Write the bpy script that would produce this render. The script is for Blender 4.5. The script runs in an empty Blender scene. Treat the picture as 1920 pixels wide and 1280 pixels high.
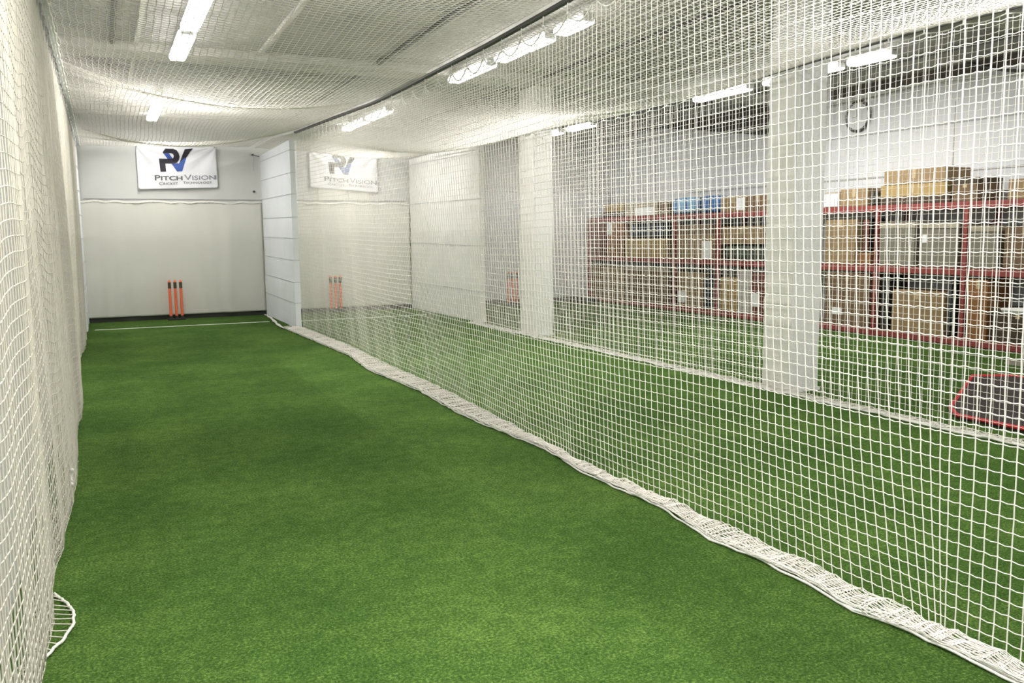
import bpy, bmesh, math, random
import numpy as np
from mathutils import Matrix, Vector
random.seed(7)
rng = np.random.default_rng(11)
sc = bpy.context.scene
col = sc.collection
PI = math.pi

# ------------------------------------------------------------------ camera, world, exposure
F, H = 1600.0, 1.5
def cam_axes(vp=(190., 450.), m=-0.010):
    a = vp[0] - 960; b = vp[1] - 640
    y = np.array([a / F, b / F, 1.]); y /= np.linalg.norm(y)
    s = -(a * a + b * b + F * F) / (a + b * m)
    x = np.array([(a + s) / F, (b + m * s) / F, 1.]); x /= np.linalg.norm(x)
    u = np.cross(x, y)
    if u[1] > 0: u = -u
    return np.stack([x, y, u])
AX = cam_axes()
cd = bpy.data.cameras.new('camera'); cam = bpy.data.objects.new('camera', cd); col.objects.link(cam)
cd.sensor_width = 36.0; cd.lens = F / 1920 * 36.0; cd.clip_start = 0.05; cd.clip_end = 200
right, down, fwd = AX @ np.array([1., 0, 0]), AX @ np.array([0, 1., 0]), AX @ np.array([0, 0, 1.])
M = Matrix(((right[0], -down[0], -fwd[0], 0), (right[1], -down[1], -fwd[1], 0), (right[2], -down[2], -fwd[2], H), (0, 0, 0, 1)))
cam.matrix_world = M
sc.camera = cam
w = bpy.data.worlds.new('world'); sc.world = w; w.use_nodes = True
w.node_tree.nodes['Background'].inputs[0].default_value = (0.9, 0.95, 1, 1)
w.node_tree.nodes['Background'].inputs[1].default_value = 0.3
sc.view_settings.view_transform = 'Standard'; sc.view_settings.look = 'None'
sc.view_settings.gamma = 1; sc.view_settings.use_curve_mapping = False
sc.view_settings.exposure = 0.08
LAMP_W = 55.0        # watts of each long tube fitting
TUBE_E = 9.0

def at(px, py, ax, v):
    """point of the place seen at a pixel of the photograph, on the plane axis=v"""
    d = AX @ np.array([(px - 960) / F, (py - 640) / F, 1.]); o = np.array([0, 0, H])
    t = (v - o[ax]) / d[ax]
    return o + t * d

# ------------------------------------------------------------------ helpers
def tag(o, label=None, cat=None, group=None, kind=None):
    if label: o['label'] = label
    if cat: o['category'] = cat
    if group: o['group'] = group
    if kind: o['kind'] = kind
    return o
def empty(name, loc=(0, 0, 0)):
    o = bpy.data.objects.new(name, None); o.location = loc; o.empty_display_size = .1
    col.objects.link(o); return o
def raw(name, V, Fc, mat, parent=None, smooth=False):
    V = np.asarray(V, np.float32); Fc = np.asarray(Fc, np.int32)
    me = bpy.data.meshes.new(name)
    me.vertices.add(len(V)); me.vertices.foreach_set('co', V.ravel())
    n, k = Fc.shape
    me.loops.add(n * k); me.loops.foreach_set('vertex_index', Fc.ravel())
    me.polygons.add(n); me.polygons.foreach_set('loop_start', np.arange(n, dtype=np.int32) * k)
    if smooth: me.polygons.foreach_set('use_smooth', np.ones(n, bool))
    me.update(calc_edges=True); me.validate()
    me.materials.append(mat)
    return link(name, me, parent)
def link(name, me, parent=None):
    o = bpy.data.objects.new(name, me); col.objects.link(o)
    if parent:
        o.parent = parent
        o.matrix_parent_inverse = Matrix.Translation(parent.location).inverted()
    return o
def obj(name, bm, mat, parent=None, smooth=False, bevel=0, seg=2):
    me = bpy.data.meshes.new(name)
    bmesh.ops.recalc_face_normals(bm, faces=bm.faces)
    bm.to_mesh(me); bm.free()
    me.materials.append(mat)
    if smooth:
        for p in me.polygons: p.use_smooth = True
    o = link(name, me, parent)
    if bevel:
        b = o.modifiers.new('bevel', 'BEVEL'); b.width = bevel; b.segments = seg; b.limit_method = 'ANGLE'
    return o
def bx(bm, x0, x1, y0, y1, z0, z1):
    r = bmesh.ops.create_cube(bm, size=1)
    for v in r['verts']:
        v.co = Vector(((x0 + x1) / 2 + v.co.x * (x1 - x0), (y0 + y1) / 2 + v.co.y * (y1 - y0), (z0 + z1) / 2 + v.co.z * (z1 - z0)))
    return r['verts']
def box(name, x0, x1, y0, y1, z0, z1, mat, parent=None, bevel=0):
    bm = bmesh.new(); bx(bm, x0, x1, y0, y1, z0, z1)
    return obj(name, bm, mat, parent, bevel=bevel)
def cyl(bm, p0, p1, r0, r1=None, n=16, cap=True):
    p0, p1 = Vector(p0), Vector(p1); d = p1 - p0
    mt = Matrix.Translation((p0 + p1) / 2) @ d.to_track_quat('Z', 'Y').to_matrix().to_4x4()
    bmesh.ops.create_cone(bm, cap_ends=cap, segments=n, radius1=r0, radius2=r0 if r1 is None else r1, depth=d.length, matrix=mt)
def tubes(L, r, sides=4, ref=(0.31, 0.17, 0.93)):
    """L: (n, m, 3) polylines -> vertices, quads of tubes of radius r"""
    L = np.asarray(L, float); n, m, _ = L.shape
    T = np.empty_like(L)
    T[:, 1:-1] = L[:, 2:] - L[:, :-2]; T[:, 0] = L[:, 1] - L[:, 0]; T[:, -1] = L[:, -1] - L[:, -2]
    T /= np.linalg.norm(T, axis=2, keepdims=True) + 1e-9
    # smooth reference per line, perpendicular to its mean direction
    mean = T.mean(1); ref = np.tile(np.array(ref, float), (n, 1))
    bad = np.abs((mean * ref).sum(1)) > .85 * (np.linalg.norm(mean, axis=1) + 1e-9)
    ref[bad] = (1., .2, .1)
    A = np.cross(T, ref[:, None, :]); A /= np.linalg.norm(A, axis=2, keepdims=True) + 1e-9
    B = np.cross(T, A)
    an = np.arange(sides) * 2 * PI / sides
    V = L[:, :, None, :] + r * (np.cos(an)[None, None, :, None] * A[:, :, None, :] + np.sin(an)[None, None, :, None] * B[:, :, None, :])
    idx = np.arange(n * m * sides).reshape(n, m, sides)
    a = idx[:, :-1]; b = idx[:, 1:]
    Fc = np.stack([a, np.roll(a, -1, 2), np.roll(b, -1, 2), b], -1).reshape(-1, 4)
    return V.reshape(-1, 3), Fc
def join(parts):
    Vs, Fs, o = [], [], 0
    for V, Fc in parts:
        Vs.append(V); Fs.append(Fc + o); o += len(V)
    return np.concatenate(Vs), np.concatenate(Fs)
def rope(name, pts, r, mat, parent=None, sides=8):
    V, Fc = tubes(np.asarray(pts, float)[None], r, sides)
    return raw(name, V, Fc, mat, parent, smooth=True)
_ph = rng.uniform(0, 2 * PI, (64,))
def wob(a, scale=1.0, k=0, octs=4):
    """smooth wandering function of a, about -1..1"""
    a = np.asarray(a, float) / scale; s = 0
    for i in range(octs):
        s = s + np.sin(a * (1.0 + .73 * i) * 2 * PI + _ph[(k * 7 + i) % 64]) / (1 + .6 * i)
    return s / 1.9
def sm(a, scale=1.0, k=0):
    a = np.asarray(a, float) / scale * 2 * PI
    return (np.sin(a + _ph[(k * 5) % 64]) + .55 * np.sin(1.63 * a + _ph[(k * 5 + 1) % 64])) / 1.4
def sstep(x): x = np.clip(x, 0, 1); return x * x * (3 - 2 * x)

# ------------------------------------------------------------------ materials
def mat(name, c, rough=.7, noise=0, nscale=8, metal=0, bump=0, bscale=40, emit=0, spec=.5, sheen=0, trans=0):
    m = bpy.data.materials.new(name); m.use_nodes = True; nt = m.node_tree
    p = nt.nodes['Principled BSDF']
    p.inputs['Base Color'].default_value = (*c, 1); p.inputs['Roughness'].default_value = rough
    p.inputs['Metallic'].default_value = metal; p.inputs['Specular IOR Level'].default_value = spec
    if emit:
        p.inputs['Emission Color'].default_value = (1, .985, .95, 1); p.inputs['Emission Strength'].default_value = emit
    tc = nt.nodes.new('ShaderNodeTexCoord')
    n = nt.nodes.new('ShaderNodeTexNoise'); n.inputs['Scale'].default_value = nscale; n.inputs['Detail'].default_value = 4
    nt.links.new(tc.outputs['Object'], n.inputs['Vector'])
    r = nt.nodes.new('ShaderNodeMapRange')
    r.inputs['From Min'].default_value = .3; r.inputs['From Max'].default_value = .7
    r.inputs['To Min'].default_value = 1 - noise; r.inputs['To Max'].default_value = 1 + noise * .6
    nt.links.new(n.outputs['Fac'], r.inputs['Value'])
    v = nt.nodes.new('ShaderNodeVectorMath'); v.operation = 'SCALE'; v.inputs[0].default_value = c
    nt.links.new(r.outputs[0], v.inputs['Scale']); nt.links.new(v.outputs[0], p.inputs['Base Color'])
    if bump:
        n2 = nt.nodes.new('ShaderNodeTexNoise'); n2.inputs['Scale'].default_value = bscale
        nt.links.new(tc.outputs['Object'], n2.inputs['Vector'])
        b = nt.nodes.new('ShaderNodeBump'); b.inputs['Strength'].default_value = bump; b.inputs['Distance'].default_value = .02
        nt.links.new(n2.outputs['Fac'], b.inputs['Height']); nt.links.new(b.outputs[0], p.inputs['Normal'])
    return m
def s2l(r, g, b):
    f = lambda v: (v / 255 / 12.92) if v <= 10 else ((v / 255 + .055) / 1.055) ** 2.4
    return (f(r), f(g), f(b))

m_net = mat('net_twine', (.90, .86, .80), .8, noise=.05)
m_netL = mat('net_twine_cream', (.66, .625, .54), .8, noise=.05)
m_rope = mat('white_rope', (.88, .87, .82), .8, noise=.08, nscale=60, bump=.4, bscale=200)
m_tie = mat('grey_tie_cord', (.62, .62, .58), .7)
m_dtie = mat('dark_tie_cord', (.42, .41, .38), .7)
m_wall = mat('white_painted_wall', (.70, .71, .73), .7, noise=.05, nscale=1.5)
m_upper = mat('upper_wall_boards', (.64, .64, .62), .7, noise=.06, nscale=2)
m_sheet = mat('padded_white_sheet', (.72, .71, .65), .55, noise=.05, nscale=1.2, bump=.15, bscale=5)
m_pad = mat('white_vinyl_pad', (.86, .88, .92), .5, noise=.04, nscale=2, bump=.1, bscale=4)
m_seam = mat('grey_seam', (.42, .42, .42), .7)
m_wrap = mat('white_pillar_wrap', (.88, .87, .83), .6, noise=.05, nscale=3)
m_pillar = mat('white_pillar_cover', (.84, .84, .83), .6, noise=.05, nscale=2, bump=.15, bscale=6)
m_ceil = mat('grey_ceiling_lining', (.40, .39, .375), .8, noise=.3, nscale=.9)
m_beam = mat('pale_ceiling_beam', (.55, .54, .50), .7, noise=.08)
m_dark = mat('dark_skirting', (.05, .05, .045), .8)  # black skirting along the back wall
m_void = mat('brown_grey_cladding', (.10, .088, .075), .8, noise=.5, nscale=2)
m_padseam = mat('pad_seam', (.56, .56, .56), .7)
m_steel = mat('dark_steel', (.09, .09, .085), .5, metal=.3)
m_red = mat('red_painted_steel', (.27, .05, .045), .5, noise=.1, nscale=6)
m_deck = mat('dark_board', (.07, .06, .05), .8, noise=.2)
m_tape = mat('packing_tape', (.50, .38, .23), .3)
m_label = mat('white_paper_label', (.85, .85, .86), .6)
m_orange = mat('orange_plastic', (.95, .20, .09), .45)
m_band = mat('brown_black_band', (.07, .045, .03), .6)
m_black = mat('black_rubber', (.02, .02, .022), .6)
m_lens = mat('lit_tube_diffuser', (.9, .9, .9), .4, emit=TUBE_E)
m_white = mat('white_plastic', (.85, .85, .84), .4)
m_line = mat('white_turf_line', (.80, .84, .76), .9, noise=.15, nscale=60)
m_banner = mat('white_banner_cloth', (.82, .82, .86), .5)
m_ink = mat('black_print', (.012, .01, .02), .6)
m_blue = mat('blue_print', (.035, .09, .36), .6)
m_grey = mat('grey_print', (.12, .12, .13), .6)
m_lgrey = mat('pale_grey_print', (.25, .25, .29), .6)

# turf
def turf():
    m = bpy.data.materials.new('green_artificial_turf'); m.use_nodes = True; nt = m.node_tree
    p = nt.nodes['Principled BSDF']; p.inputs['Roughness'].default_value = 1; p.inputs['Specular IOR Level'].default_value = .06
    tc = nt.nodes.new('ShaderNodeTexCoord')
    def noise(s, d=3, r=.6):
        n = nt.nodes.new('ShaderNodeTexNoise'); n.inputs['Scale'].default_value = s; n.inputs['Detail'].default_value = d
        n.inputs['Roughness'].default_value = r; nt.links.new(tc.outputs['Object'], n.inputs['Vector']); return n
    big = noise(1.1, 4); fine = noise(85, 3, .75); mid = noise(14, 4, .65)
    cr = nt.nodes.new('ShaderNodeValToRGB'); e = cr.color_ramp.elements
    e[0].position = .40; e[0].color = (.025, .067, .012, 1)
    e[1].position = .63; e[1].color = (.180, .285, .062, 1)
    k = cr.color_ramp.elements.new(.52); k.color = (.067, .135, .027, 1)
    def math_(op, a, b):
        n = nt.nodes.new('ShaderNodeMath'); n.operation = op
        for i, v in enumerate((a, b)):
            if isinstance(v, (int, float)): n.inputs[i].default_value = v
            else: nt.links.new(v, n.inputs[i])
        return n.outputs[0]
    s = math_('ADD', math_('MULTIPLY', fine.outputs['Fac'], .62), math_('ADD', math_('MULTIPLY', mid.outputs['Fac'], .18), math_('MULTIPLY', big.outputs['Fac'], .20)))
    nt.links.new(s, cr.inputs[0])
    # pale specks
    vo = nt.nodes.new('ShaderNodeTexVoronoi'); vo.inputs['Scale'].default_value = 90
    nt.links.new(tc.outputs['Object'], vo.inputs['Vector'])
    sp = nt.nodes.new('ShaderNodeMapRange'); sp.inputs['From Min'].default_value = .22; sp.inputs['From Max'].default_value = .06
    sp.inputs['To Max'].default_value = .6
    nt.links.new(vo.outputs['Distance'], sp.inputs['Value'])
    mx = nt.nodes.new('ShaderNodeMixRGB'); mx.inputs[2].default_value = (.24, .38, .13, 1)
    nt.links.new(sp.outputs[0], mx.inputs[0]); nt.links.new(cr.outputs[0], mx.inputs[1]); nt.links.new(mx.outputs[0], p.inputs['Base Color'])
    b = nt.nodes.new('ShaderNodeBump'); b.inputs['Strength'].default_value = .6; b.inputs['Distance'].default_value = .01
    nt.links.new(fine.outputs['Fac'], b.inputs['Height']); nt.links.new(b.outputs[0], p.inputs['Normal'])
    return m
m_turf = turf()

# ------------------------------------------------------------------ the room
YB, XL, XR, ZC, YF = 17.35, -.42, 10.85, 3.78, -3.0
def struct(o): o['kind'] = 'structure'; return o
struct(box('floor', XL - .2, XR + .2, YF, YB + .2, -.1, 0, m_turf))
ce = struct(box('ceiling', XL - .2, XR + .2, YF, YB + .2, ZC, ZC + .15, m_ceil))
wb = struct(box('wall_back', XL - .2, XR + .2, YB, YB + .2, 0, ZC, m_upper))
struct(box('wall_left', XL - .2, XL, YF, YB, 0, ZC, m_wall))
wr = struct(box('wall_right', XR, XR + .2, YF, YB, 0, ZC, m_wall))
struct(box('wall_front', XL - .2, XR + .2, YF - .2, YF, 0, ZC, m_wall))
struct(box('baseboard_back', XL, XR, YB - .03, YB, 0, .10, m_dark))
# pale beams across the ceiling on the pillar lines, thin battens along it
n = 1
for y in (.8, 6.1, 11.4, 16.6):
    struct(box('trim_%d' % n, XL, XR, y - .26, y + .26, ZC - .10, ZC, m_beam)); n += 1
for x in (.25, .5, 1.9, 3.4, 5.85, 7.4, 9.7):
    for a, b in ((1.1, 5.8), (6.4, 11.1), (11.7, 16.3)):
        struct(box('trim_%d' % n, x - .025, x + .025, a, b, ZC - .05, ZC, m_beam if x in (.5, 1.9, 7.4) else m_steel)); n += 1
# wall boards on the right: seams and rail
zs = at(1550, 340, 0, XR)[2]
bm = bmesh.new()
bx(bm, XR - .012, XR, 3, 14.2, zs - .012, zs + .012)
bx(bm, XR - .012, XR, 3, YB, 3.0, 3.018)
for y in (4.6, at(1790, 250, 0, XR)[1], 12.0, 15.5): bx(bm, XR - .010, XR, y - .008, y + .008, zs, 3.3)
struct(obj('trim_%d' % n, bm, m_seam)); n += 1
# dark void band between wall top and ceiling
struct(box('trim_%d' % n, XR - .03, XR, YF, 10.6, 3.64, ZC, m_void)); n += 1
bm = bmesh.new(); q = [at(a_, b_, 0, XR - .03) for a_, b_ in ((1090, 268), (1150, 258), (1220, 236), (1300, 243), (1380, 250), (1450, 254))]
for k in range(len(q) - 1):
    for x in (XR - .03,):
        vs = [bm.verts.new((x, q[k][1], q[k][2])), bm.verts.new((x, q[k + 1][1], q[k + 1][2])), bm.verts.new((x, q[k + 1][1], ZC)), bm.verts.new((x, q[k][1], ZC))]
        bm.faces.new(vs)
bmesh.ops.remove_doubles(bm, verts=bm.verts[:], dist=.001)
r = bmesh.ops.extrude_face_region(bm, geom=bm.faces[:])
for v in r['geom']:
    if isinstance(v, bmesh.types.BMVert): v.co.x = XR - .002
struct(obj('trim_%d' % n, bm, m_void)); n += 1

# ------------------------------------------------------------------ padded sheets on the back wall
def sheet(name, x0, x1, z0, z1, y, m, label, folds=.012, seams=()):
    nx, nz = 90, 70
    X, Z = np.meshgrid(np.linspace(x0, x1, nx), np.linspace(z0, z1, nz), indexing='ij')
    hang = (z1 - Z) / (z1 - z0)
    zt = Z + (.018 * wob(X, .9, 3)) * (1 - hang)
    Y = y - .055 - folds * (.8 + hang) * wob(X + .25 * hang * np.sin(3 * X), 1.1, 5) - folds
    for s in seams: Y = Y + .02 * np.exp(-((X - s) / .02) ** 2)
    V = np.stack([X, Y, zt], -1).reshape(-1, 3)
    idx = np.arange(nx * nz).reshape(nx, nz)
    Fc = np.stack([idx[:-1, :-1], idx[1:, :-1], idx[1:, 1:], idx[:-1, 1:]], -1).reshape(-1, 4)
    t = empty(name, ((x0 + x1) / 2, y, z0)); tag(t, label, 'wall padding')
    o = raw('sheet', V, Fc, m, t, smooth=True)
    so = o.modifiers.new('solid', 'SOLIDIFY'); so.thickness = .012
    # frayed top hem
    xs = np.linspace(x0, x1, 240)
    pts = np.stack([xs, np.full_like(xs, y - .075) - .008 * wob(xs, .3, 2), z1 + .018 * wob(xs, .9, 3) - .03 + .006 * wob(xs, .07, 8)], -1)
    rope('top_hem', pts, .009, m_rope, t)
    return t
zb = 2.21
sheet('padded_sheet', -.40, 2.86, .085, zb, YB, m_sheet, 'plain cream padded sheet behind the unobstructed orange stumps, left end lane')
sheet('padded_sheet', 2.97, 5.87, .085, zb, YB, m_sheet, 'cream padded sheet with two upright seams, end of the lane behind the first net', seams=(4.62, 5.16))
sheet('padded_sheet', 6.05, 10.8, .085, zb + .3, YB, m_wall, 'pale sheet on the end wall of the far lane, left of the red shelving')
# thin shadow line of the sheets' batten
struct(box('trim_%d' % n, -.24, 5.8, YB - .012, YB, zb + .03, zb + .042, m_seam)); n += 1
# dado patches under the second banner
t = empty('wall_patch', (4.45, YB, 2.3)); tag(t, 'pair of pale square boards on the wall just under the right-hand banner', 'board')
box('board', 3.98, 4.52, YB - .03, YB, 2.25, 2.52, m_sheet, t, .004); box('board', 4.6, 5.02, YB - .03, YB, 2.25, 2.52, m_sheet, t, .004)
t = empty('wall_box', (4.05, YB, 3.4)); tag(t, 'small white box high on the back wall above the right-hand banner', 'electrical box')
box('casing', 3.9, 4.18, YB - .12, YB, 3.28, 3.55, m_white, t, .01); box('lid', 3.92, 4.16, YB - .13, YB - .12, 3.30, 3.53, m_white, t, .004)

# ------------------------------------------------------------------ padded dividers and pillars
def pad_panel(name, x0, x1, y0, y1, ztop, label, step=.36, face=-1, m=m_pad):
    t = empty(name, ((x0 + x1) / 2, (y0 + y1) / 2, 0)); tag(t, label, 'padding')
    nz = int(ztop / step) + 1
    bm = bmesh.new(); z = ztop
    V = bx(bm, x0, x1, y0, y1, 0.005, ztop)
    bmesh.ops.subdivide_edges(bm, edges=bm.edges[:], cuts=14, use_grid_fill=True)
    for v in bm.verts:
        f = 0.006 * float(wob(v.co.y + .4 * v.co.z, 1.3, 4)) + .004 * float(wob(v.co.z, .5, 9))
        if abs(v.co.x - x0) < 1e-4: v.co.x -= .006 + f
        if abs(v.co.x - x1) < 1e-4: v.co.x += .006 + f
    obj('pad', bm, m, t, smooth=False)
    bm = bmesh.new()
    z = ztop - .12; k = 0
    while z > .2:
        dz = random.uniform(-.015, .015)
        for a in (x0 - .011, x1 + .011):
            vs = bx(bm, a - .003, a + .003, y0, y1, z - .004, z + .004)
            for v in vs:
                if v.co.y < (y0 + y1) / 2: v.co.z += dz - .03
        bx(bm, x0 - .008, x1 + .008, y0 - .004, y0 + .004, z - .035 + dz, z - .027 + dz)
        z -= step; k += 1
    obj('seam', bm, m_padseam, t)
    return t
pad_panel('divider_panel', 2.87, 2.95, 14.42, YB - .10, 3.09, 'tall white padded divider between the end walls of the two nearest lanes')
pad_panel('divider_panel', 5.90, 5.98, 13.62, YB - .06, 3.1, 'tall white padded divider at the end of the second net, left of the far stumps', step=.8, m=m_wrap)
pad_panel('padded_pillar', XL + .01, -.30, 15.6, YB - .06, ZC - .12, 'white padded pillar in the left corner beside the end wall', step=.40)
def pillar(cx, cy, x1, y1, label):
    t = empty('pillar', ((cx + x1) / 2, (cy + y1) / 2, 0)); tag(t, label, 'pillar')
    bm = bmesh.new()
    vs = bx(bm, cx, x1, cy, y1, 0.002, ZC - .11)
    obj('cover', bm, m_pillar, t, bevel=.012)
    # wrapped sheet on the lane face with lacing folds
    nz, ny = 160, 8
    Z, Y = np.meshgrid(np.linspace(.02, ZC - .5, nz), np.linspace(cy - .005, y1 + .005, ny), indexing='ij')
    X = cx - .014 - .006 * wob(Z, .17, 6) - .004 * wob(Z + Y, .4, 2)
    V = np.stack([X, Y, Z], -1).reshape(-1, 3); idx = np.arange(nz * ny).reshape(nz, ny)
    Fc = np.stack([idx[:-1, :-1], idx[1:, :-1], idx[1:, 1:], idx[:-1, 1:]], -1).reshape(-1, 4)
    o = raw('wrap', V, Fc, m_wrap, t, smooth=True); o.modifiers.new('s', 'SOLIDIFY').thickness = .006
    bm = bmesh.new(); bx(bm, cx - .03, cx - .012, cy - .008, cy + .012, .02, ZC - .5)
    bx(bm, cx + .10, cx + .108, cy - .003, cy, .02, ZC - .12)
    obj('corner_strip', bm, m_white, t)
    bm = bmesh.new(); bx(bm, cx - .015, x1 + .015, cy - .015, y1 + .015, .002, .03)
    obj('base', bm, m_pillar, t)
pC = at(1437, 500, 0, 5.82)[1]; xC = at(1541, 500, 1, 6.05)[0]
pillar(5.82, 6.05, xC, pC, 'large white square pillar behind the first net, nearest one, left of the wall clock')
yB0 = at(1004, 500, 0, 5.82)[1]; pB = at(976, 500, 0, 5.82)[1]; xB = at(1037, 500, 1, yB0)[0]
pillar(5.82, yB0, xB, pB, 'slimmer looking white square pillar further back, right of the far orange stumps')

# ------------------------------------------------------------------ nets
def grid_net(name, P, rc, rr, m, parent, sag=.004, sides=3, jit=.0007):
    """P (ni, nj, 3): knots; columns run along j, rows along i"""
    P = P + rng.normal(0, jit, P.shape)
    ni, nj, _ = P.shape
    cols = tubes(P, rc, sides)
    R = np.transpose(P, (1, 0, 2))
    mid = (R[:, 1:] + R[:, :-1]) / 2; mid[..., 2] -= sag * (1 + .15 * rng.normal(size=mid.shape[:2]))
    L = np.empty((nj, 2 * ni - 1, 3)); L[:, ::2] = R; L[:, 1::2] = mid
    rows = tubes(L, rr, sides)
    V, Fc = join([cols, rows])
    return raw(name, V, Fc, m, parent, smooth=True)

def ties(parent, ys, X, ztop, zbot, m):
    base = None
    for y in ys:
        if base is None:
            bm = bmesh.new()
            cyl(bm, (0, 0, -.01), (.006, .012, .06), .0035, n=6); cyl(bm, (0, 0, -.01), (-.004, -.012, .06), .0035, n=6)
            bmesh.ops.create_uvsphere(bm, u_segments=8, v_segments=6, radius=.009)
            base = obj('tie', bm, m, parent, smooth=True); o = base
        else:
            o = base.copy(); col.objects.link(o); o.parent = parent
        o.matrix_parent_inverse = Matrix.Identity(4)
        o.location = Vector((X, y, ztop(y) - .05)) - parent.location

# -- net 1 (right of the lane)
railY = [0, 4.4, 5.0, 6.0, 7.0, 8.0, 9.0, 10.8, 12.9, 15.6]
railZ = [2.95, 2.93, 2.91, 2.89, 2.885, 2.88, 2.885, 2.95, 3.02, 3.18]
def rail(y): return np.interp(y, railY, railZ)
def wall_net(label, name, y0, y1, Xtop, railf, Xb, Xo, gathers, folds, skirt_rows, hem_r, m, rc, rr, sides, hook, tie_mat, cat='net', extra_hem=0, bulge=0.0, zwave=0.0, tang=1.0, sag=.004, scallop=.085, slant=0):
    t = empty(name, (Xtop, (y0 + y1) / 2, 0)); tag(t, label, cat)
    ys = np.arange(y0, y1, .05); ni = len(ys)
    top = railf(ys - slant * sstep((ys - y1 + 5.5) / 5.5))
    u = ((ys - y0) / hook) % 1.0
    dip = scallop * (1 - (2 * u - 1) ** 2)              # scallops between the ties
    ztop = top - .05
    nr = 58
    tt = np.linspace(0, 1, nr)[None, :]
    xb = Xb(ys)[:, None]
    sl = slant * sstep((ys - y1 + 5.5) / 5.5)
    Y = ys[:, None] - sl[:, None] * (1 - tt)
    for g, s, w_ in gathers:
        q = np.maximum(ys - g, 0)[:, None]; q2 = np.maximum(g - ys, 0)[:, None]
        Y = Y - (s * q * np.exp(-q / w_) - .35 * s * q2 * np.exp(-q2 / (w_ * .5))) * tt ** 4
    f = folds
    X = Xtop + (xb - Xtop) * tt ** 1.3
    X = X + f * np.sin(PI * tt * .9) * (sm(ys[:, None] + .15 * tt, 2.6, 1) + .22 * sm(ys[:, None] - .2 * tt, .9, 2)) + bulge * np.sin(PI * tt) ** 1.5
    X = X + .25 * f * sm(ys[:, None], .7, 3) * tt ** 3
    Z = ztop[:, None] * (1 - tt) + .02 * tt
    Z = Z - dip[:, None] * np.exp(-tt * 3.0 / .10)
    Z = Z + zwave * sm(ys[:, None] + .15 * tt, 1.3, 6) * np.sin(PI * np.clip(tt, 0, 1))
    # top rows keep the scallop only near the top
    P = np.stack([X, Y, Z], -1)
    Yb = Y[:, -1]; Xend = X[:, -1]
    if skirt_rows:
        xo = Xo(ys)
        wd = xo - Xend
        prof = np.linspace(0, 3, skirt_rows + 1)[1:]
        rows = []
        for p in prof:
            k = int(min(p, 2.999)); fr = p - k
            a = {0: fr, 1: 1 - .85 * fr, 2: .15 + .9 * fr}[k]
            x = Xend + wd * a + .02 * tang * wob(ys, .45, 10 + k) * (1 if 0 < a < .95 else .3)
            z = .012 + .012 * k + .022 * tang * np.abs(wob(ys + .1 * k, .33, 20 + k)) * np.sin(PI * min(max(a, .1), .9))
            y = Yb + .03 * wob(ys, .6, 30 + k) * p
            rows.append(np.stack([x, y, z], -1))
        P = np.concatenate([P, np.stack(rows, 1)], 1)
    grid_net('netting', P, rc, rr, m, t, sides=sides, sag=sag)
    rope('top_rope', np.stack([X[:, 0], Y[:, 0], Z[:, 0]], -1), .005, tie_mat, t, 6)
    if hem_r:
        yy = np.arange(y0, y1, .03)
        for e in range(1 + extra_hem):
            xo = Xo(yy) + .012 * e * (1 + wob(yy, .9, 40 + e)) + .006 * wob(yy, .5, 50 + e)
            rope('hem_rope', np.stack([xo, yy, .008 + .007 * e + .008 * np.abs(wob(yy, .7, 44 + e))], -1), hem_r, m_rope, t, 6)
    hy = np.arange(y0, y1, hook)
    hy = hy - slant * sstep((hy - y1 + 5.5) / 5.5)
    ties(t, hy, Xtop, lambda y: float(railf(y)) , 0, tie_mat)
    return t
Xb1 = lambda y: np.interp(y, [1, 2, 3.3, 4.6, 5.6, 6.7, 7.6, 9.6, 11.7, 14.6], [2.78, 2.77, 2.79, 2.76, 2.80, 2.89, 2.94, 2.96, 3.02, 2.95])
Xo1 = lambda y: np.interp(y, [1, 1.9, 2.2, 2.34, 2.6, 3.0, 3.24, 3.75, 4.0, 4.6, 5.19, 6.19, 6.75, 7.75, 8.42, 9.34, 10.6, 13.4, 14.6], [2.66, 2.65, 2.65, 2.60, 2.64, 2.64, 2.61, 2.69, 2.68, 2.66, 2.73, 2.66, 2.65, 2.71, 2.69, 2.64, 2.76, 2.69, 2.66])
n1 = wall_net('long white lane net standing on the turf right of the open lane, nearest the camera', 'lane_net', .9, 14.38, 2.69, rail, Xb1, Xo1,
         [(2.06, .85, .35), (4.9, .3, .5), (8.15, .8, .15), (9.3, .6, .2)], .020, 24, .006, m_net, .0026, .0019, 4, .325, m_rope, extra_hem=2, slant=1.4)
yy = np.linspace(14.3, 17.1, 60)
for e_ in range(3):
    rope('hem_rope', np.stack([2.665 + .17 * sstep((yy - 14.3) / 2.8) - .02 * e_ + .01 * sm(yy, .8, 30 + e_), yy, .012 + .006 * e_ + 0 * yy], -1), .010, m_rope, n1, 6)
# -- net 2 along the pillars
rail2Y = [0, 3.9, 4.9, 6.4, 8.6, 11.8, 13.3, 16.5]; rail2Z = [3.05, 3.04, 3.05, 3.0, 2.95, 3.03, 3.03, 3.12]
rail2 = lambda y: np.interp(y, rail2Y, rail2Z)
wall_net('white lane net hung just in front of the two square pillars', 'lane_net', 2.4, 13.7, 5.74, rail2,
         lambda y: 5.78 + 0 * y, lambda y: 5.70 + .02 * wob(y, 1.1, 60), [(7.2, .5, .3), (10.2, .6, .2)], .014, 10, .009, m_net, .0025, .0018, 3, .33, m_rope, tang=.8, extra_hem=1, scallop=.02)
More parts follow.
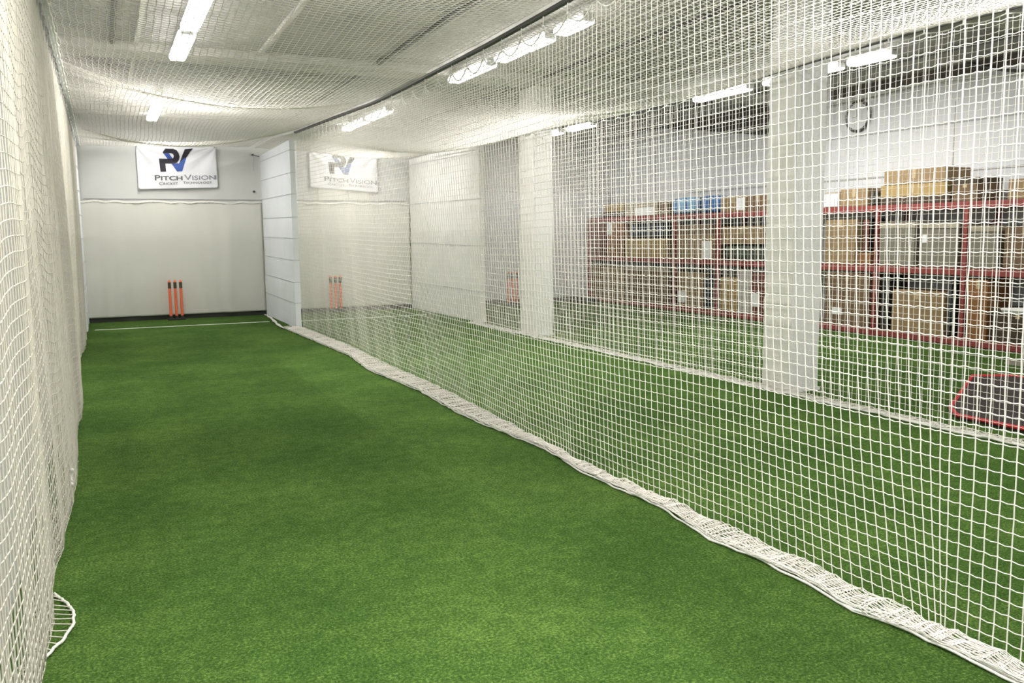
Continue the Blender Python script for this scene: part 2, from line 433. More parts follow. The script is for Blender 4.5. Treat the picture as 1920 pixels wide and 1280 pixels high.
# -- left net
XoL = lambda y: np.interp(y, [1, 3.18, 3.38, 3.49, 3.65, 3.89, 4.08, 4.74, 5.2, 5.53, 6.18, 7.02, 7.63, 8.62, 9.57, 11.7, 13.1, 16], [-.27, -.27, -.26, -.25, -.25, -.27, -.26, -.24, -.23, -.22, -.22, -.24, -.24, -.23, -.26, -.32, -.28, -.29])
railL = lambda y: 3.10 + .015 * wob(y, 5, 13)
tl = wall_net('white net hanging down the left wall right beside the camera', 'side_net', 1.5, 15.5, -.28, railL,
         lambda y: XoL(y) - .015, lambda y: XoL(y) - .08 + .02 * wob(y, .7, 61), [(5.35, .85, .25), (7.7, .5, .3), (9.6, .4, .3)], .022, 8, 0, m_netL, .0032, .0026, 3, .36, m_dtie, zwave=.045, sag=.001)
# loose loop of hem rope on the turf
an = np.linspace(0, 1, 40)
pts = np.stack([-.275 + .085 * np.sin(PI * an) + .004 * wob(an, .2, 3), 3.35 + .62 * an, .012 + .006 * np.abs(wob(an, .15, 5))], -1)
rope('hem_rope', pts, .006, m_rope, tl, 8)
bars = []
for k in range(1, 12):
    p = pts[int(k * 3.2)]; bars.append([[p[0], p[1], p[2]], [(p[0] - .29) / 2, p[1] - .01, .03], [-.30, p[1] - .02, .05]])
V, Fc = tubes(np.array(bars), .0024, 4); raw('loose_mesh', V, Fc, m_netL, tl, smooth=True)
# knot gathering the net at knee height
bm = bmesh.new()
for k in range(9):
    a = k * .7; cyl(bm, (-.245 + .012 * math.sin(a), 5.36 + .03 * math.cos(a), .10 + .012 * k), (-.235 - .012 * math.sin(a), 5.36 - .03 * math.cos(a), .13 + .01 * k), .009, n=6)
obj('knot', bm, m_rope, tl, smooth=True)

# -- overhead nets
def roof_net(label, x0, x1, y0, y1, zl, zr, sag, rc, rr, edges):
    t = empty('overhead_net', ((x0 + x1) / 2, (y0 + y1) / 2, 3.0)); tag(t, label, 'net')
    xs = np.linspace(x0, x1, int((x1 - x0) * 1.06 / .05)); ys = np.arange(y0, y1, .05)
    Xg, Yg = np.meshgrid(xs, ys, indexing='ij'); u = (Xg - x0) / (x1 - x0)
    Z = zl(Yg) * (1 - u) + zr(Yg) * u - sag(u, Yg)
    X2 = Xg + .008 * sm(Yg + .5 * u, .5, 9) * (1 - u) ** 3 + .02 * sm(Yg, 3.1, 4) * np.sin(PI * u)
    P = np.stack([X2, Yg + .03 * sm(Xg, 1.4, 12), Z], -1)
    grid_net('netting', P, rc, rr, m_net, t, sides=3, sag=.003)
    for x_, zf, r in edges:
        yy = np.arange(y0, y1, .06)
        rope('edge_rope', np.stack([x_ + .006 * wob(yy, .35, 14), yy, zf(yy) + .006 * wob(yy, .3, 15)], -1), r, m_rope, t, 8)
    return t
zL = lambda y: 3.15 + .02 * wob(y, 4, 16) + 0 * y
zR = lambda y: rail(y) + .055
def sag1(u, y):
    s = .15 + .10 * np.sin((y - 12.4) * 2 * PI / 5.3) + .015 * sm(y, 2.3, 18)
    fade = sstep((YB - .1 - y) / 2.0)
    prof = np.sin(PI * u ** .9)
    return s * prof * fade * 1.0
roof_net('white net stretched overhead above the open left lane', -.26, 2.66, 1.2, YB - .16, zL, zR, sag1, .0029, .0024, [(-.26, zL, .018), (-.235, lambda y: zL(y) - .03, .012)])
zR2 = lambda y: rail2(y) - .035
def sag2(u, y):
    s = .20 + .07 * np.sin((y - 10.5) * 2 * PI / 5.3)
    return s * np.sin(PI * u ** 1.2) * sstep((YB - .1 - y) / 2.0)
roof_net('white net stretched overhead between the first net and the pillar net', 2.76, 5.67, 2.6, YB - .16, lambda y: rail(y) + .05, zR2, sag2, .0032, .0027, [(5.67, zR2, .006)])

# rail carrying net 1
yy = np.arange(.5, 13.3, .2)
o = rope('net_rail', np.stack([0 * yy + 2.70, yy, rail(yy) + .03], -1), .019, m_steel, None, 10); tag(o, 'dark overhead pipe carrying the first lane net and its scalloped top', 'rail')
yy = np.arange(2.0, 16.2, .2)
o = rope('net_cable', np.stack([0 * yy + 5.77, yy, rail2(yy) - .02], -1), .008, m_steel, None, 8); tag(o, 'thin dark cable carrying the net in front of the pillars', 'cable')
yy = np.arange(1.0, YB - .1, .2)
o = rope('net_cable', np.stack([0 * yy - .30, yy, railL(yy) + .01], -1), .006, m_tie, None, 8); tag(o, 'thin cable along the top of the left wall net', 'cable')

# ------------------------------------------------------------------ tube lights
def light(x, y0, y1, label, group, lit=1.0):
    t = empty('ceiling_light', (x, (y0 + y1) / 2, 3.60)); tag(t, label, 'ceiling light', group)
    bm = bmesh.new(); bx(bm, x - .06, x + .06, y0 - .02, y1 + .02, 3.645, 3.68)
    for y in (y0 + .15, y1 - .15): cyl(bm, (x, y, 3.66), (x, y, ZC + .01), .006, n=8)
    obj('housing', bm, m_white, t, bevel=.004)
    bm = bmesh.new(); vs = bx(bm, x - .09, x + .09, y0, y1, 3.565, 3.645)
    obj('diffuser', bm, m_lens, t, bevel=.03, seg=4)
    for a_, b_ in ((y0 - .02, y0), (y1, y1 + .02)):
        box('end_cap', x - .06, x + .06, a_, b_, 3.59, 3.66, m_white, t, .006)
    ld = bpy.data.lights.new('tube_light', 'AREA'); ld.shape = 'RECTANGLE'; ld.size = .12; ld.size_y = (y1 - y0)
    ld.energy = LAMP_W * lit * (y1 - y0) / 1.25 * (.62 if y0 > 13 else 1.0); ld.color = (1, .975, .93)
    lo = bpy.data.objects.new('tube_light', ld); col.objects.link(lo); lo.parent = t; lo.location = (0, 0, -.035)
L1, L2, L3 = .93, 4.46, 8.63
G = 'tube lights on the ceiling'
light(L1, 14.0, 15.2, 'tube light above the open lane, second from the end wall', G)
light(L1, 15.37, 16.6, 'tube light above the open lane nearest the end wall', G)
light(L1, 9.66, 10.98, 'short looking tube light above the open lane, just beyond the brightest one', G)
light(L1, 8.1, 9.42, 'tube light above the open lane cut by the top edge of the picture', G)
light(L2, 15.45, 16.83, 'farthest tube light over the lane behind the first net', G)
light(L2, 14.05, 15.2, 'tube light over the middle lane, second from the end wall', G)
light(L2, 9.88, 11.13, 'tube light over the middle lane just behind the scalloped rail, left of the longest one', G)
light(L2, 8.35, 9.62, 'long bright tube light over the middle lane behind the scalloped rail', G)
light(L2, 7.55, 8.12, 'short tube light over the middle lane, nearest at the top of the scalloped rail', G)
light(L3, 15.69, 16.1, 'tiny farthest tube light over the far lane', G)
light(L3, 14.42, 15.33, 'short tube light over the far lane left of the near pillar', G)
light(L3, 10.02, 11.24, 'long tube light over the far lane left of the near pillar', G)
light(L3, 8.3, 9.66, 'tube light over the far lane mostly hidden behind the near pillar', G)
light(L3, 7.5, 8.14, 'tube light over the far lane right of the near pillar above the clock', G)
for x in (L1, L2, L3):  # unseen fittings added to light the near part of the room
    for a in (-1.6, 1.1, 2.9):
        light(x, a, a + 1.3, 'added tube light overhead, out of view, brightening the near room', 'added tube lights out of view', (2.3 if a < 2 else 1.3) if x == L1 else .9)

# ------------------------------------------------------------------ banners
def banner_def(u, v):
    """depth wrinkles, u 0..1 left to right, v 0..1 bottom to top"""
    a1 = math.atan2(1.02 - v, u + .02) ; a2 = math.atan2(1.02 - v, 1.02 - u)
    r1 = math.hypot((1 - v) * .5, u); r2 = math.hypot((1 - v) * .5, 1 - u)
    d = .016 * math.sin(a1 * 11) * math.exp(-r1 * 1.5) + .018 * math.sin(a2 * 12 + 1) * math.exp(-r2 * 1.2)
    return d + .01 * math.sin(u * 9 + v * 2)
def banner(x0, x1, ztl, ztr, zbl, zbr, label):
    t = empty('banner', ((x0 + x1) / 2, YB, zbl)); tag(t, label, 'banner')
    W = x1 - x0
    def place(u, v, off=0):
        zt = ztl + (ztr - ztl) * u - .02 * math.sin(PI * u); zb_ = zbl + (zbr - zbl) * u
        return (x0 + W * u + .02 * (1 - v) * (u > .98), YB - .06 - off + banner_def(u, v), zb_ + (zt - zb_) * v)
    nx, nz = 70, 40
    V = [place(i / (nx - 1), j / (nz - 1)) for i in range(nx) for j in range(nz)]
    idx = np.arange(nx * nz).reshape(nx, nz)
    Fc = np.stack([idx[:-1, :-1], idx[1:, :-1], idx[1:, 1:], idx[:-1, 1:]], -1).reshape(-1, 4)
    o = raw('cloth', V, Fc, m_banner, t, smooth=True); o.modifiers.new('s', 'SOLIDIFY').thickness = .002
    # print positions measured on the banner cloth: cx 150..1770 wide, cy 180 (top)..1000 (bottom)
    def q(cx, cy): return ((cx - 165) / 1590., 1 - (cy - 190) / 810.)
    def polys(lst, m, name, off):
        bm = bmesh.new()
        for pts in lst:
            vs = [bm.verts.new((p[0], p[1], 0)) for p in pts]; bm.faces.new(vs)
        bmesh.ops.remove_doubles(bm, verts=bm.verts[:], dist=.5)
        bmesh.ops.triangulate(bm, faces=bm.faces[:])
        for _ in range(3): bmesh.ops.subdivide_edges(bm, edges=bm.edges[:], cuts=1, use_grid_fill=True)
        for v in bm.verts: v.co = Vector(place(*q(v.co.x, v.co.y), off))
        return obj(name, bm, m, t, smooth=True)
    def poly(pts, m, name, off): return polys([pts], m, name, off)
    polys([[(845, 515), (930, 512), (972, 500), (985, 518), (1050, 665), (945, 665)], [(985, 518), (1015, 480), (1070, 350), (1168, 350), (1050, 665)]], m_blue, 'logo_blue_stroke', .007)
    poly([(690, 316), (800, 312), (880, 425), (775, 425)], m_blue, 'logo_blue_stroke', .006)
    polys([[(600, 420), (720, 420), (728, 668), (618, 668)], [(600, 420), (860, 420), (910, 511), (606, 512)], [(860, 420), (890, 400), (960, 490), (910, 511)],
           [(890, 400), (900, 360), (1015, 380), (1000, 440), (960, 490)], [(900, 360), (880, 325), (1000, 310), (1015, 380)],
           [(880, 325), (840, 312), (900, 225), (960, 250), (1000, 310)], [(840, 312), (690, 318), (678, 300), (740, 225), (900, 225)]], m_ink, 'logo_letter_p', .010)
    poly([(1015, 480), (1070, 350), (1130, 228), (1295, 215), (1230, 285), (1165, 378), (1090, 420)], m_ink, 'logo_letter_v', .012)
    def text(s, cx0, cx1, cy0, cy1, m, name, scale=.8, bold=0):
        cu = bpy.data.curves.new(name, 'FONT'); cu.body = s; cu.small_caps_scale = scale; cu.offset = bold
        for i, ch in enumerate(s):
            if ch.islower(): cu.body_format[i].use_small_caps = True
        to = bpy.data.objects.new(name, cu); col.objects.link(to)
        bpy.context.view_layer.update()
        me = bpy.data.meshes.new_from_object(to.evaluated_get(bpy.context.evaluated_depsgraph_get()))
        bpy.data.objects.remove(to)
        co = np.array([v.co[:] for v in me.vertices]); mn, mx_ = co.min(0), co.max(0)
        for v in me.vertices:
            cx = cx0 + (v.co.x - mn[0]) / (mx_[0] - mn[0]) * (cx1 - cx0); cy = cy1 - (v.co.y - mn[1]) / (mx_[1] - mn[1]) * (cy1 - cy0)
            v.co = place(*q(cx, cy), .007)
        me.materials.clear(); me.materials.append(m)
        return link(name, me, t)
    text('Pitch', 495, 1050, 735, 838, m_grey, 'lettering', .8, .02)
    text('Vision', 1085, 1725, 730, 835, m_lgrey, 'lettering', .8, .005)
    text('Cricket', 580, 955, 868, 922, m_grey, 'lettering', .8, .0)
    text('Technology', 1055, 1645, 860, 912, m_grey, 'lettering', .8, .0)
    bm = bmesh.new()
    for u, v in ((.01, .98), (.99, .98), (.01, .02), (.99, .02)):
        p = place(u, v, .004); bmesh.ops.create_uvsphere(bm, u_segments=8, v_segments=6, radius=.012, matrix=Matrix.Translation(p))
    obj('eyelet', bm, m_seam, t)
    return t
def A(px, py): return at(px, py, 1, YB - .06)
a, b, c_, d = A(253, 272), A(403, 275), A(261, 355), A(408, 352)
banner((a[0] + c_[0]) / 2, (b[0] + d[0]) / 2, a[2], b[2], c_[2], d[2], 'white sports technology banner above the stumps of the open lane, left one')
a, b, c_, d = A(580, 279), A(708, 290), A(581, 351), A(706, 361)
banner((a[0] + c_[0]) / 2, (b[0] + d[0]) / 2, a[2], b[2], c_[2], d[2], 'white sports technology banner seen through the first net, right one')
# hook and wire by the left banner
t = empty('wall_hook', tuple(A(474, 290))); tag(t, 'small dark hook with a hanging wire on the wall right of the left banner', 'hook')
p = A(474, 290); bm = bmesh.new(); cyl(bm, (p[0], YB, p[2]), (p[0], YB - .07, p[2]), .018, n=10); cyl(bm, (p[0] - .03, YB - .05, p[2]), (p[0] + .12, YB - .05, p[2] - .03), .007, n=6); obj('hook', bm, m_steel, t)
bm = bmesh.new(); cyl(bm, (p[0], YB - .05, p[2]), (p[0] + .005, YB - .03, p[2] - .30), .005, n=6); obj('wire', bm, m_seam, t)
p = A(477, 359); bm = bmesh.new(); cyl(bm, (p[0], YB, p[2]), (p[0], YB - .05, p[2]), .022, n=10); cyl(bm, (p[0], YB - .05, p[2]), (p[0], YB - .06, p[2]), .012, n=8)
tag(obj('wall_bolt', bm, m_steel), 'dark round bolt low on the wall right of the left banner', 'bolt')

# ------------------------------------------------------------------ stumps
def stumps(x, y, h, label):
    t = empty('cricket_stumps', (x, y, 0)); tag(t, label, 'cricket stumps')
    for k in (-1, 0, 1):
        sx = x + k * .098
        lean = .0
        bm = bmesh.new(); cyl(bm, (sx, y, .05), (sx - lean, y, h - .03), .026, .025, 16); cyl(bm, (sx - lean, y, h - .03), (sx - lean, y, h), .025, .010, 16)
        s = obj('stump', bm, m_orange, t, smooth=False)
        z0, z1 = h * .79, h * .94
        bm = bmesh.new(); cyl(bm, (sx - lean * z0 / h, y, z0), (sx - lean * z1 / h, y, z1), .0275, .0275, 16)
        bo = obj('dark_band', bm, m_band, s); bo.parent = s; bo.matrix_parent_inverse = s.matrix_world.inverted()
        bm = bmesh.new(); cyl(bm, (sx, y, .02), (sx, y, .08), .036, .026, 16)
        bo = obj('foot', bm, m_black, s)
    bm = bmesh.new(); bx(bm, x - .16, x + .16, y - .05, y + .05, .001, .03); obj('base', bm, m_black, t, bevel=.01)
    return t
p = at(332, 597, 2, 0)
ST_H = .75
stumps(1.19, 17.12, ST_H, 'three orange spring-back stumps at the end of the open lane')
x2 = at(630, 560, 1, 17.12)[0]
stumps(x2, 17.12, ST_H, 'three orange stumps at the end wall behind the first net, below the right banner')
x3 = at(961, 550, 1, 16.6)[0]
stumps(x3, 16.6, ST_H, 'three orange stumps farthest right, just left of the slim pillar')

# white crease lines on the turf
a, b = at(178, 619, 2, 0), at(505, 603, 2, 0)
def line(a, b, label):
    a, b = Vector(a), Vector(b); d = (b - a).normalized(); nrm = Vector((-d.y, d.x, 0)) * .028
    bm = bmesh.new(); N = 30
    top = []
    for i in range(N + 1):
        p = a.lerp(b, i / N); jit = .003 * random.uniform(-1, 1)
        top.append((bm.verts.new((p.x + nrm.x, p.y + nrm.y + jit, .006)), bm.verts.new((p.x - nrm.x, p.y - nrm.y + jit, .006))))
    for i in range(N): bm.faces.new((top[i][0], top[i][1], top[i + 1][1], top[i + 1][0]))
    r = bmesh.ops.extrude_face_region(bm, geom=bm.faces[:])
    for v in r['geom']:
        if isinstance(v, bmesh.types.BMVert): v.co.z = .001
    tag(obj('crease_line', bm, m_line), label, 'line')
line(a, b, 'white painted crease line across the open lane before the stumps')
a, b = at(560, 602, 2, 0), at(800, 590, 2, 0)
line(a, b, 'white painted crease line across the middle lane behind the first net')

# ------------------------------------------------------------------ wall clock
ck = at(1607, 218, 0, XR - .05)
t = empty('wall_clock', (XR, ck[1], ck[2])); tag(t, 'round wall clock with dark rim high on the right wall', 'clock')
R_ = .225
bm = bmesh.new(); cyl(bm, (XR, ck[1], ck[2]), (XR - .04, ck[1], ck[2]), R_ - .02, n=48); obj('face', bm, m_wall, t)
th = np.linspace(0, 2 * PI, 65)
rope('rim', np.stack([0 * th + XR - .035, ck[1] + R_ * np.cos(th), ck[2] + R_ * np.sin(th)], -1), .022, m_steel, t, 8)
bm = bmesh.new(); cyl(bm, (XR - .045, ck[1], ck[2]), (XR - .045, ck[1] + .03, ck[2] + .13), .004, n=6); cyl(bm, (XR - .047, ck[1], ck[2]), (XR - .047, ck[1] + .09, ck[2] - .01), .005, n=6)
obj('hands', bm, m_seam, t)
# cables sagging along the right wall
def hang(name, pix, X, r, m, label, cat):
    q = np.array([at(a_, b_, 0, X) for a_, b_ in pix]); o_ = np.argsort(q[:, 1]); q = q[o_]
    yy = np.linspace(q[0, 1], q[-1, 1], 120); zz = np.interp(yy, q[:, 1], q[:, 2])
    zz = np.convolve(np.pad(zz, 4, mode='edge'), np.ones(9) / 9, 'valid')
    tag(rope(name, np.stack([0 * yy + X, yy, zz], -1), r, m, None, 8), label, cat)
hang('cable', [(1150, 262), (1200, 245), (1250, 237), (1300, 240), (1380, 246), (1450, 251)], XR - .06, .018, m_steel, 'thick black cable sagging along the right wall left of the near pillar', 'cable')
hang('cable', [(1690, 104), (1740, 105), (1767, 110), (1820, 120), (1882, 132), (1919, 133)], XR - .06, .018, m_steel, 'thick black cable sagging along the right wall high to the right of the clock', 'cable')
hang('rope', [(1010, 293), (1080, 284), (1160, 270), (1200, 262), (1268, 247), (1350, 250), (1446, 240), (1500, 215), (1559, 193), (1620, 186), (1671, 168), (1786, 147), (1919, 140)], XR - .10, .012, m_rope, 'white rope strung along the top of the right wall', 'rope')

# ------------------------------------------------------------------ red steel shelving
XS, XD = 10.12, 10.78
LV = (.10, 1.02, 1.885)
def Ypx(px, py=500): return float(at(px, py, 0, XS)[1])
def rack(ups, label):
    t = empty('storage_rack', ((XS + XD) / 2, ups[0], 0)); tag(t, label, 'shelving')
    for y in ups:
        for x in (XS, XD - .06):
            bm = bmesh.new(); bx(bm, x, x + .06, y - .03, y + .03, .006, LV[2] - .006); bx(bm, x - .01, x + .07, y - .05, y + .05, .001, .008)
            obj('upright', bm, m_red, t, bevel=.006)
        bm = bmesh.new()
        for z in (.35, 1.25):
            cyl(bm, (XS + .03, y, z), (XD - .03, y, z + .45), .012, n=8)
        obj('brace', bm, m_red, t)
    a, b = min(ups), max(ups)
    for z in LV:
        for x in (XS + .005, XD - .055):
            bm = bmesh.new(); bx(bm, x, x + .045, a, b, z - .09, z - .0); obj('beam', bm, m_red, t, bevel=.005)
        bm = bmesh.new(); bx(bm, XS + .05, XD - .05, a, b, z - .03, z - .004); obj('shelf_board', bm, m_deck, t)
y_ = [Ypx(p_) for p_ in (1103, 1262, 1343, 1441)]
rack(y_, 'red steel shelving stacked with boxes, far section left of the near pillar')
y_ = [Ypx(p_) for p_ in (1452, 1640, 1806)] + [5.6, 4.0]
rack(y_, 'red steel shelving stacked with boxes, near section right of the near pillar')

def card(name, c): return mat(name, tuple(.66 * v + .04 * sum(s2l(*c)) / 3 for v in s2l(*c)), .75, noise=.10, nscale=3, bump=.05, bscale=30)  # carton colours scaled darker, the dim shelf light put into them
MC = dict(tan=card('cardboard_tan', (176, 146, 104)), brown=card('cardboard_brown', (138, 108, 78)), gold=card('cardboard_yellow_tan', (196, 164, 100)),
          pale=card('cardboard_pale', (196, 184, 160)), grey=card('box_grey', (150, 144, 128)), orange=card('cardboard_orange', (168, 112, 58)),
          white=card('box_white', (214, 210, 204)), red=card('box_dull_red', (130, 70, 58)), black=mat('black_plastic', (.018, .018, .02), .5), navy=mat('navy_cloth', (.02, .035, .06), .8),
          green=mat('dark_green_grey_cloth', (.06, .08, .06), .85), blue=mat('blue_cloth', (.05, .18, .48), .7), sky=mat('pale_blue_cloth', (.25, .5, .75), .7), dbrown=card('cardboard_dark', (84, 66, 48)))
def pxbox(x0, x1, yt, yb, level, c, label, lab=None, X=None, tape=True, depth=.5, name='cardboard_box', lid=None, group=None, z0=None):
    """a box standing on shelf `level` whose front face is seen at those pixels"""
    X = X or XS + .02
    Xf = X
    ya, yb_ = sorted((float(at(x0, (yt + yb) / 2, 0, Xf)[1]), float(at(x1, (yt + yb) / 2, 0, Xf)[1])))
    if z0 is None: z0 = LV[level] + .002 if level is not None else .002
    zt = float(at((x0 + x1) / 2, yt, 0, Xf)[2]); zt = max(zt, z0 + .07)
    if level in (0, 1): zt = min(zt, LV[level + 1] - .10)
    ya += .012; yb_ -= .012
    t = empty(name, (Xf + depth / 2, (ya + yb_) / 2, z0)); tag(t, label, 'box' if 'box' in name or 'crate' in name else name.replace('_', ' '), group)
    bm = bmesh.new(); vs = bx(bm, Xf, Xf + depth, ya, yb_, z0, zt)
    sk = random.uniform(-.006, .006)
    for v in vs:
        if v.co.z > z0 + .01: v.co.y += sk
    obj('carton', bm, MC[c], t, bevel=.008)
    if tape:
        ym = (ya + yb_) / 2
        bm = bmesh.new(); bx(bm, Xf - .002, Xf + .001, ym - .03, ym + .03, max(z0, zt - .12), zt); bx(bm, Xf, Xf + depth, ym - .03, ym + .03, zt - .001, zt + .002)
        obj('packing_tape', bm, m_tape, t)
    if lid:
        bm = bmesh.new(); bx(bm, Xf - .01, Xf + depth, ya - .008, yb_ + .008, zt - .07, zt + .006); obj('lid', bm, MC[lid], t, bevel=.006)
    if lab:
        p0 = at(lab[0], lab[2], 0, Xf); p1 = at(lab[1], lab[3], 0, Xf)
        bm = bmesh.new(); bx(bm, Xf - .004, Xf + .001, max(ya, min(p0[1], p1[1])), min(yb_, max(p0[1], p1[1])), max(z0 + .01, p1[2]), min(zt - .01, p0[2])); obj('paper_label', bm, m_label, t)
    return zt
def lump(x0, x1, yt, yb, level, c, label, name='bundle', X=None, depth=.42, z0=None, cat=None, k=0, extra=None):
    Xf = X or XS + .06
    ya, yb_ = sorted((float(at(x0, (yt + yb) / 2, 0, Xf)[1]), float(at(x1, (yt + yb) / 2, 0, Xf)[1])))
    if z0 is None: z0 = LV[level] + .004 if level is not None else .004
    zt = max(float(at((x0 + x1) / 2, yt, 0, Xf)[2]), z0 + .08)
    if level in (0, 1): zt = min(zt, LV[level + 1] - .11)
    bm = bmesh.new(); bmesh.ops.create_cube(bm, size=1)
    bmesh.ops.subdivide_edges(bm, edges=bm.edges[:], cuts=9, use_grid_fill=True)
    for v in bm.verts:
        x, y, z = v.co * 2
        r = (abs(x) ** 4 + abs(y) ** 4 + abs(z) ** 4) ** .25
        s = 1 / max(r, 1e-6) * max(abs(x), abs(y), abs(z))
        w1 = 1 + .07 * math.sin(5 * y + k) * math.cos(4 * z + k) + .05 * math.sin(9 * x + 3 * y + 2 * k)
        v.co = Vector((Xf + depth / 2 + x * s * depth / 2 * min(w1, 1.0), (ya + yb_) / 2 + y * s * ((yb_ - ya) / 2 - .03), z0 + (zt - z0) * (.5 + .5 * z * s * (min(w1, 1.0) if z > 0 else 1) * .98) + .004))
    zmin = min(v.co.z for v in bm.verts)
    for v in bm.verts: v.co.z -= zmin - z0
    t = empty(name, (Xf + depth / 2, (ya + yb_) / 2, z0)); tag(t, label, cat or 'bundle')
    obj('body', bm, MC[c], t, smooth=True)
    bm = bmesh.new()
    for f in (.3, .7):
        y = ya + (yb_ - ya) * f; bx(bm, Xf - .004, Xf + .01, y - .018, y + .018, z0 + .02, zt - .03)
    obj('strap', bm, MC[extra] if extra else m_steel, t)
    return zt
TOP, MID, LOW = 2, 1, 0
# top of the far section
zt = pxbox(1128, 1172, 397, 412, TOP, 'dbrown', 'dark flat box under the yellow one at the far end of the shelving top', tape=False)
pxbox(1133, 1170, 382, 397, TOP, 'gold', 'yellow-tan flat box, topmost at the far end of the red shelving', z0=zt + .002)
pxbox(1173, 1233, 381, 409, TOP, 'pale', 'pale grey-white carton on the shelving top between yellow box and blue bags', lab=(1190, 1225, 390, 404))
pxbox(1234, 1252, 379, 408, TOP, 'brown', 'narrow brown carton standing left of the blue bags', tape=False)
lump(1255, 1299, 369, 406, TOP, 'sky', 'light blue wrapped bundle on top of the far shelving', extra='blue', k=1, cat='bag', name='bag')
lump(1301, 1346, 366, 404, TOP, 'blue', 'deeper blue wrapped bundle on the shelving top right of the light one', extra='navy', k=2, cat='bag', name='bag')
pxbox(1350, 1398, 367, 399, TOP, 'tan', 'tan carton with big white label on the shelving top right of the blue bags', lab=(1381, 1397, 371, 393))
pxbox(1400, 1442, 366, 397, TOP, 'brown', 'brown carton on the shelving top touching the left edge of the near pillar')
# top of the near section
pxbox(1545, 1573, 360, 400, TOP, 'pale', 'carton with white label on the shelving top just right of the near pillar', lab=(1546, 1570, 364, 388), tape=False)
pxbox(1574, 1628, 354, 396, TOP, 'tan', 'plain tan carton on the shelving top right of the near pillar')
lump(1632, 1648, 356, 388, TOP, 'dbrown', 'dark brown lump standing in for the shaded gap left of the stacked cartons', name='bundle', k=4)  # fills the dark gap between cartons, shade put into its colour
zt = pxbox(1648, 1782, 368, 392, TOP, 'dbrown', 'long dark flat carton beneath the two pale long ones on the shelving top', tape=False)
z2 = pxbox(1650, 1776, 345, 368, TOP, 'gold', 'long yellow-tan carton, middle of the tall stack on the shelving top', z0=zt + .002)
pxbox(1657, 1774, 317, 345, TOP, 'tan', 'long tan carton crowning the tall stack on the shelving top', z0=z2 + .002)
pxbox(1786, 1832, 334, 386, TOP, 'brown', 'tall brown carton right of the long stacked cartons', lid='dbrown')
pxbox(1888, 1960, 334, 380, TOP, 'tan', 'tan carton on the shelving top cut by the right edge of the picture')
# middle shelf, far section
pxbox(1106, 1134, 412, 448, MID, 'red', 'dull red-brown carton on the middle shelf, far left end', tape=False)
pxbox(1137, 1168, 416, 486, MID, 'orange', 'orange-brown carton with white label on the middle shelf near its far end', lab=(1137, 1147, 418, 440))
zt = pxbox(1172, 1248, 447, 488, MID, 'gold', 'wide yellow-tan carton on the middle shelf under dark cloth')
lump(1173, 1248, 417, 446, MID, 'navy', 'dark navy folded cloth lying on the wide yellow-tan carton', k=3, z0=zt + .002, extra='black')
zt = pxbox(1268, 1336, 440, 490, MID, 'tan', 'wide tan carton with pale end label, middle shelf below the blue bags', lab=(1316, 1334, 452, 486))
pxbox(1270, 1334, 421, 440, MID, 'brown', 'flat brown carton lying on the wide tan carton below the blue bags', z0=zt + .002)
zt = lump(1349, 1434, 458, 490, MID, 'green', 'dark green-grey bundle on the middle shelf left of the near pillar', k=5)
pxbox(1352, 1430, 424, 457, MID, 'tan', 'tan carton lying on the dark green-grey bundle left of the near pillar', z0=zt + .004, X=XS + .07, depth=.4)
# middle shelf, near section
pxbox(1546, 1604, 412, 500, MID, 'tan', 'big tan carton on the middle shelf right of the near pillar')
zt = pxbox(1607, 1632, 474, 500, MID, 'orange', 'low orange-tan carton on the middle shelf against the red upright', tape=False)
lump(1616, 1632, 408, 470, MID, 'black', 'black bundle standing on the low orange-tan carton', k=6, z0=zt + .002, extra='red')
pxbox(1648, 1716, 418, 500, MID, 'grey', 'grey carton with pale lid on the middle shelf below the tall stack, left one', lid='pale', tape=False)
pxbox(1722, 1798, 418, 502, MID, 'grey', 'grey carton with pale lid and round white sticker, right of its pair', lid='pale', lab=(1730, 1738, 440, 455), tape=False)
pxbox(1816, 1872, 424, 506, MID, 'grey', 'grey-beige carton on the middle shelf right of the slim red upright', lid='pale', tape=False)
pxbox(1880, 1965, 424, 508, MID, 'brown', 'brown carton on the middle shelf cut by the right edge of the picture')
# bottom shelf, far section
pxbox(1108, 1170, 500, 556, LOW, 'tan', 'tan carton on the bottom shelf at the far end')
pxbox(1174, 1250, 502, 562, LOW, 'brown', 'brown carton on the bottom shelf, pale strip on top', lid='pale')
pxbox(1270, 1314, 511, 574, LOW, 'tan', 'tan bottom shelf carton with two white labels near the second upright', lab=(1271, 1284, 545, 567))
lump(1316, 1334, 514, 580, LOW, 'navy', 'navy narrow bundle squeezed between bottom shelf cartons', k=7)
pxbox(1350, 1380, 520, 588, LOW, 'gold', 'yellowish narrow carton on the bottom shelf left of the near pillar')
pxbox(1384, 1406, 506, 590, LOW, 'white', 'white carton on the bottom shelf left of the near pillar', tape=False)
pxbox(1408, 1434, 512, 592, LOW, 'red', 'dull red carton on the bottom shelf touching the near pillar', lab=(1410, 1424, 550, 575), tape=False)
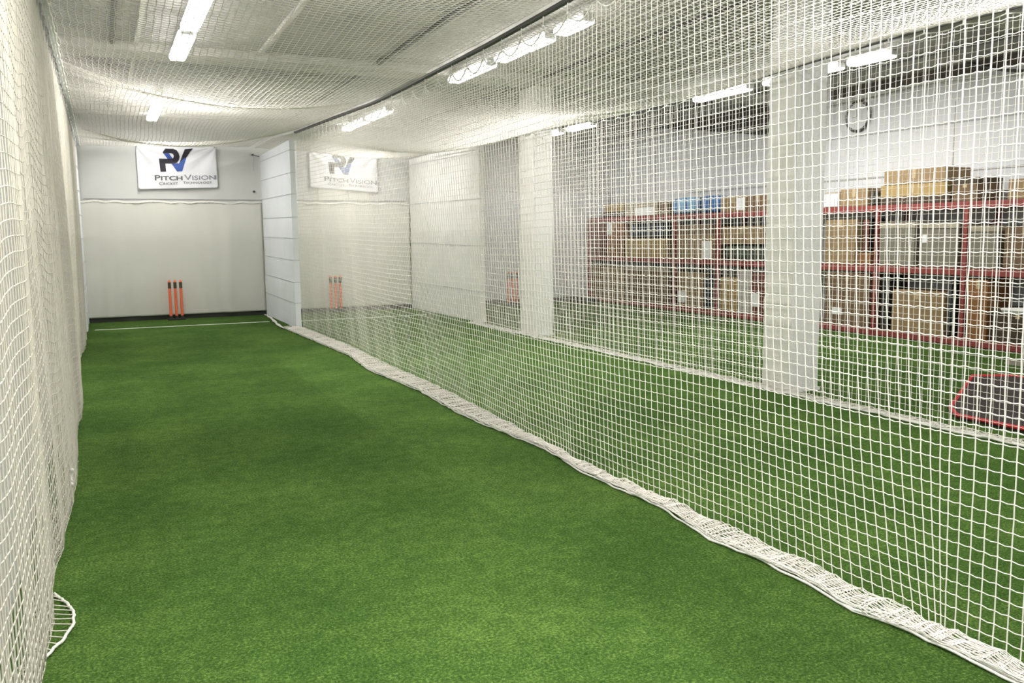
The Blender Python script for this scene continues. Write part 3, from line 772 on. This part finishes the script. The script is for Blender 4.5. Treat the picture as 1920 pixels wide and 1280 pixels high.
# bottom shelf, near section
pxbox(1546, 1630, 512, 606, LOW, 'brown', 'big brown carton on the bottom shelf right of the near pillar', lab=(1560, 1578, 575, 590))
lump(1650, 1668, 514, 600, LOW, 'black', 'narrow black bundle on the bottom shelf beside the red upright', k=8)
pxbox(1670, 1770, 545, 612, LOW, 'tan', 'wide tan carton on the bottom shelf below the pale lidded pair')
lump(1774, 1796, 520, 618, LOW, 'black', 'black bundle on the bottom shelf left of the slim upright', k=9)
pxbox(1812, 1852, 524, 628, LOW, 'orange', 'tall orange-brown carton on the bottom shelf right of the slim upright')
pxbox(1858, 1960, 580, 640, LOW, 'dbrown', 'dark brown carton on the bottom shelf at the right edge of the picture')
# dark bundle on the turf at the far end of the shelving
o = lump(1066, 1098, 556, 574, None, 'black', 'low black bag on the turf at the far end of the shelving', X=9.62, k=10, cat='bag', name='bag')
# white round table in front of the shelving
sx, sy, sz = 9.35, float(at(1925, 580, 0, 9.35)[1]), float(at(1925, 580, 0, 9.35)[2])
t = empty('round_table', (sx, sy, 0)); tag(t, 'round white table top standing before the shelving at the right edge', 'table')
bm = bmesh.new(); cyl(bm, (sx, sy, sz - .035), (sx, sy, sz), .24, .26, 48); obj('table_top', bm, m_white, t, bevel=.008)
bm = bmesh.new(); cyl(bm, (sx, sy, .03), (sx, sy, sz - .03), .03, n=16); obj('pedestal', bm, MC['grey'], t)
bm = bmesh.new(); cyl(bm, (sx, sy, .002), (sx, sy, .035), .19, .16, 32); obj('base', bm, MC['grey'], t)
# black mat with red edging behind net 2
t = empty('floor_mat', (7.1, 4.4, 0)); tag(t, 'black mat with bright red edging lying on the turf at the right edge', 'mat')
cs = [(6.12, 2.6), (6.13, 4.55), (6.35, 4.78), (7.95, 5.75), (8.3, 5.55), (8.35, 2.6)]
bm = bmesh.new(); vs = [bm.verts.new((x, y, .035 + .004 * math.sin(3 * x))) for x, y in cs]; f = bm.faces.new(vs)
r = bmesh.ops.extrude_face_region(bm, geom=[f])
for v in r['geom']:
    if isinstance(v, bmesh.types.BMVert): v.co.z = .002
obj('mat_body', bm, mat('black_mat_rubber', (.035, .024, .022), .85, noise=.3, nscale=9), t)
ring = []
for i in range(len(cs)):
    a = np.array(cs[i]); b = np.array(cs[(i + 1) % len(cs)])
    for k in range(20): ring.append(tuple(a + (b - a) * k / 20) + (.035,))
ring.append(ring[0]); rope('red_edging', ring, .017, mat('red_edging', (.62, .03, .04), .6), t, 6)
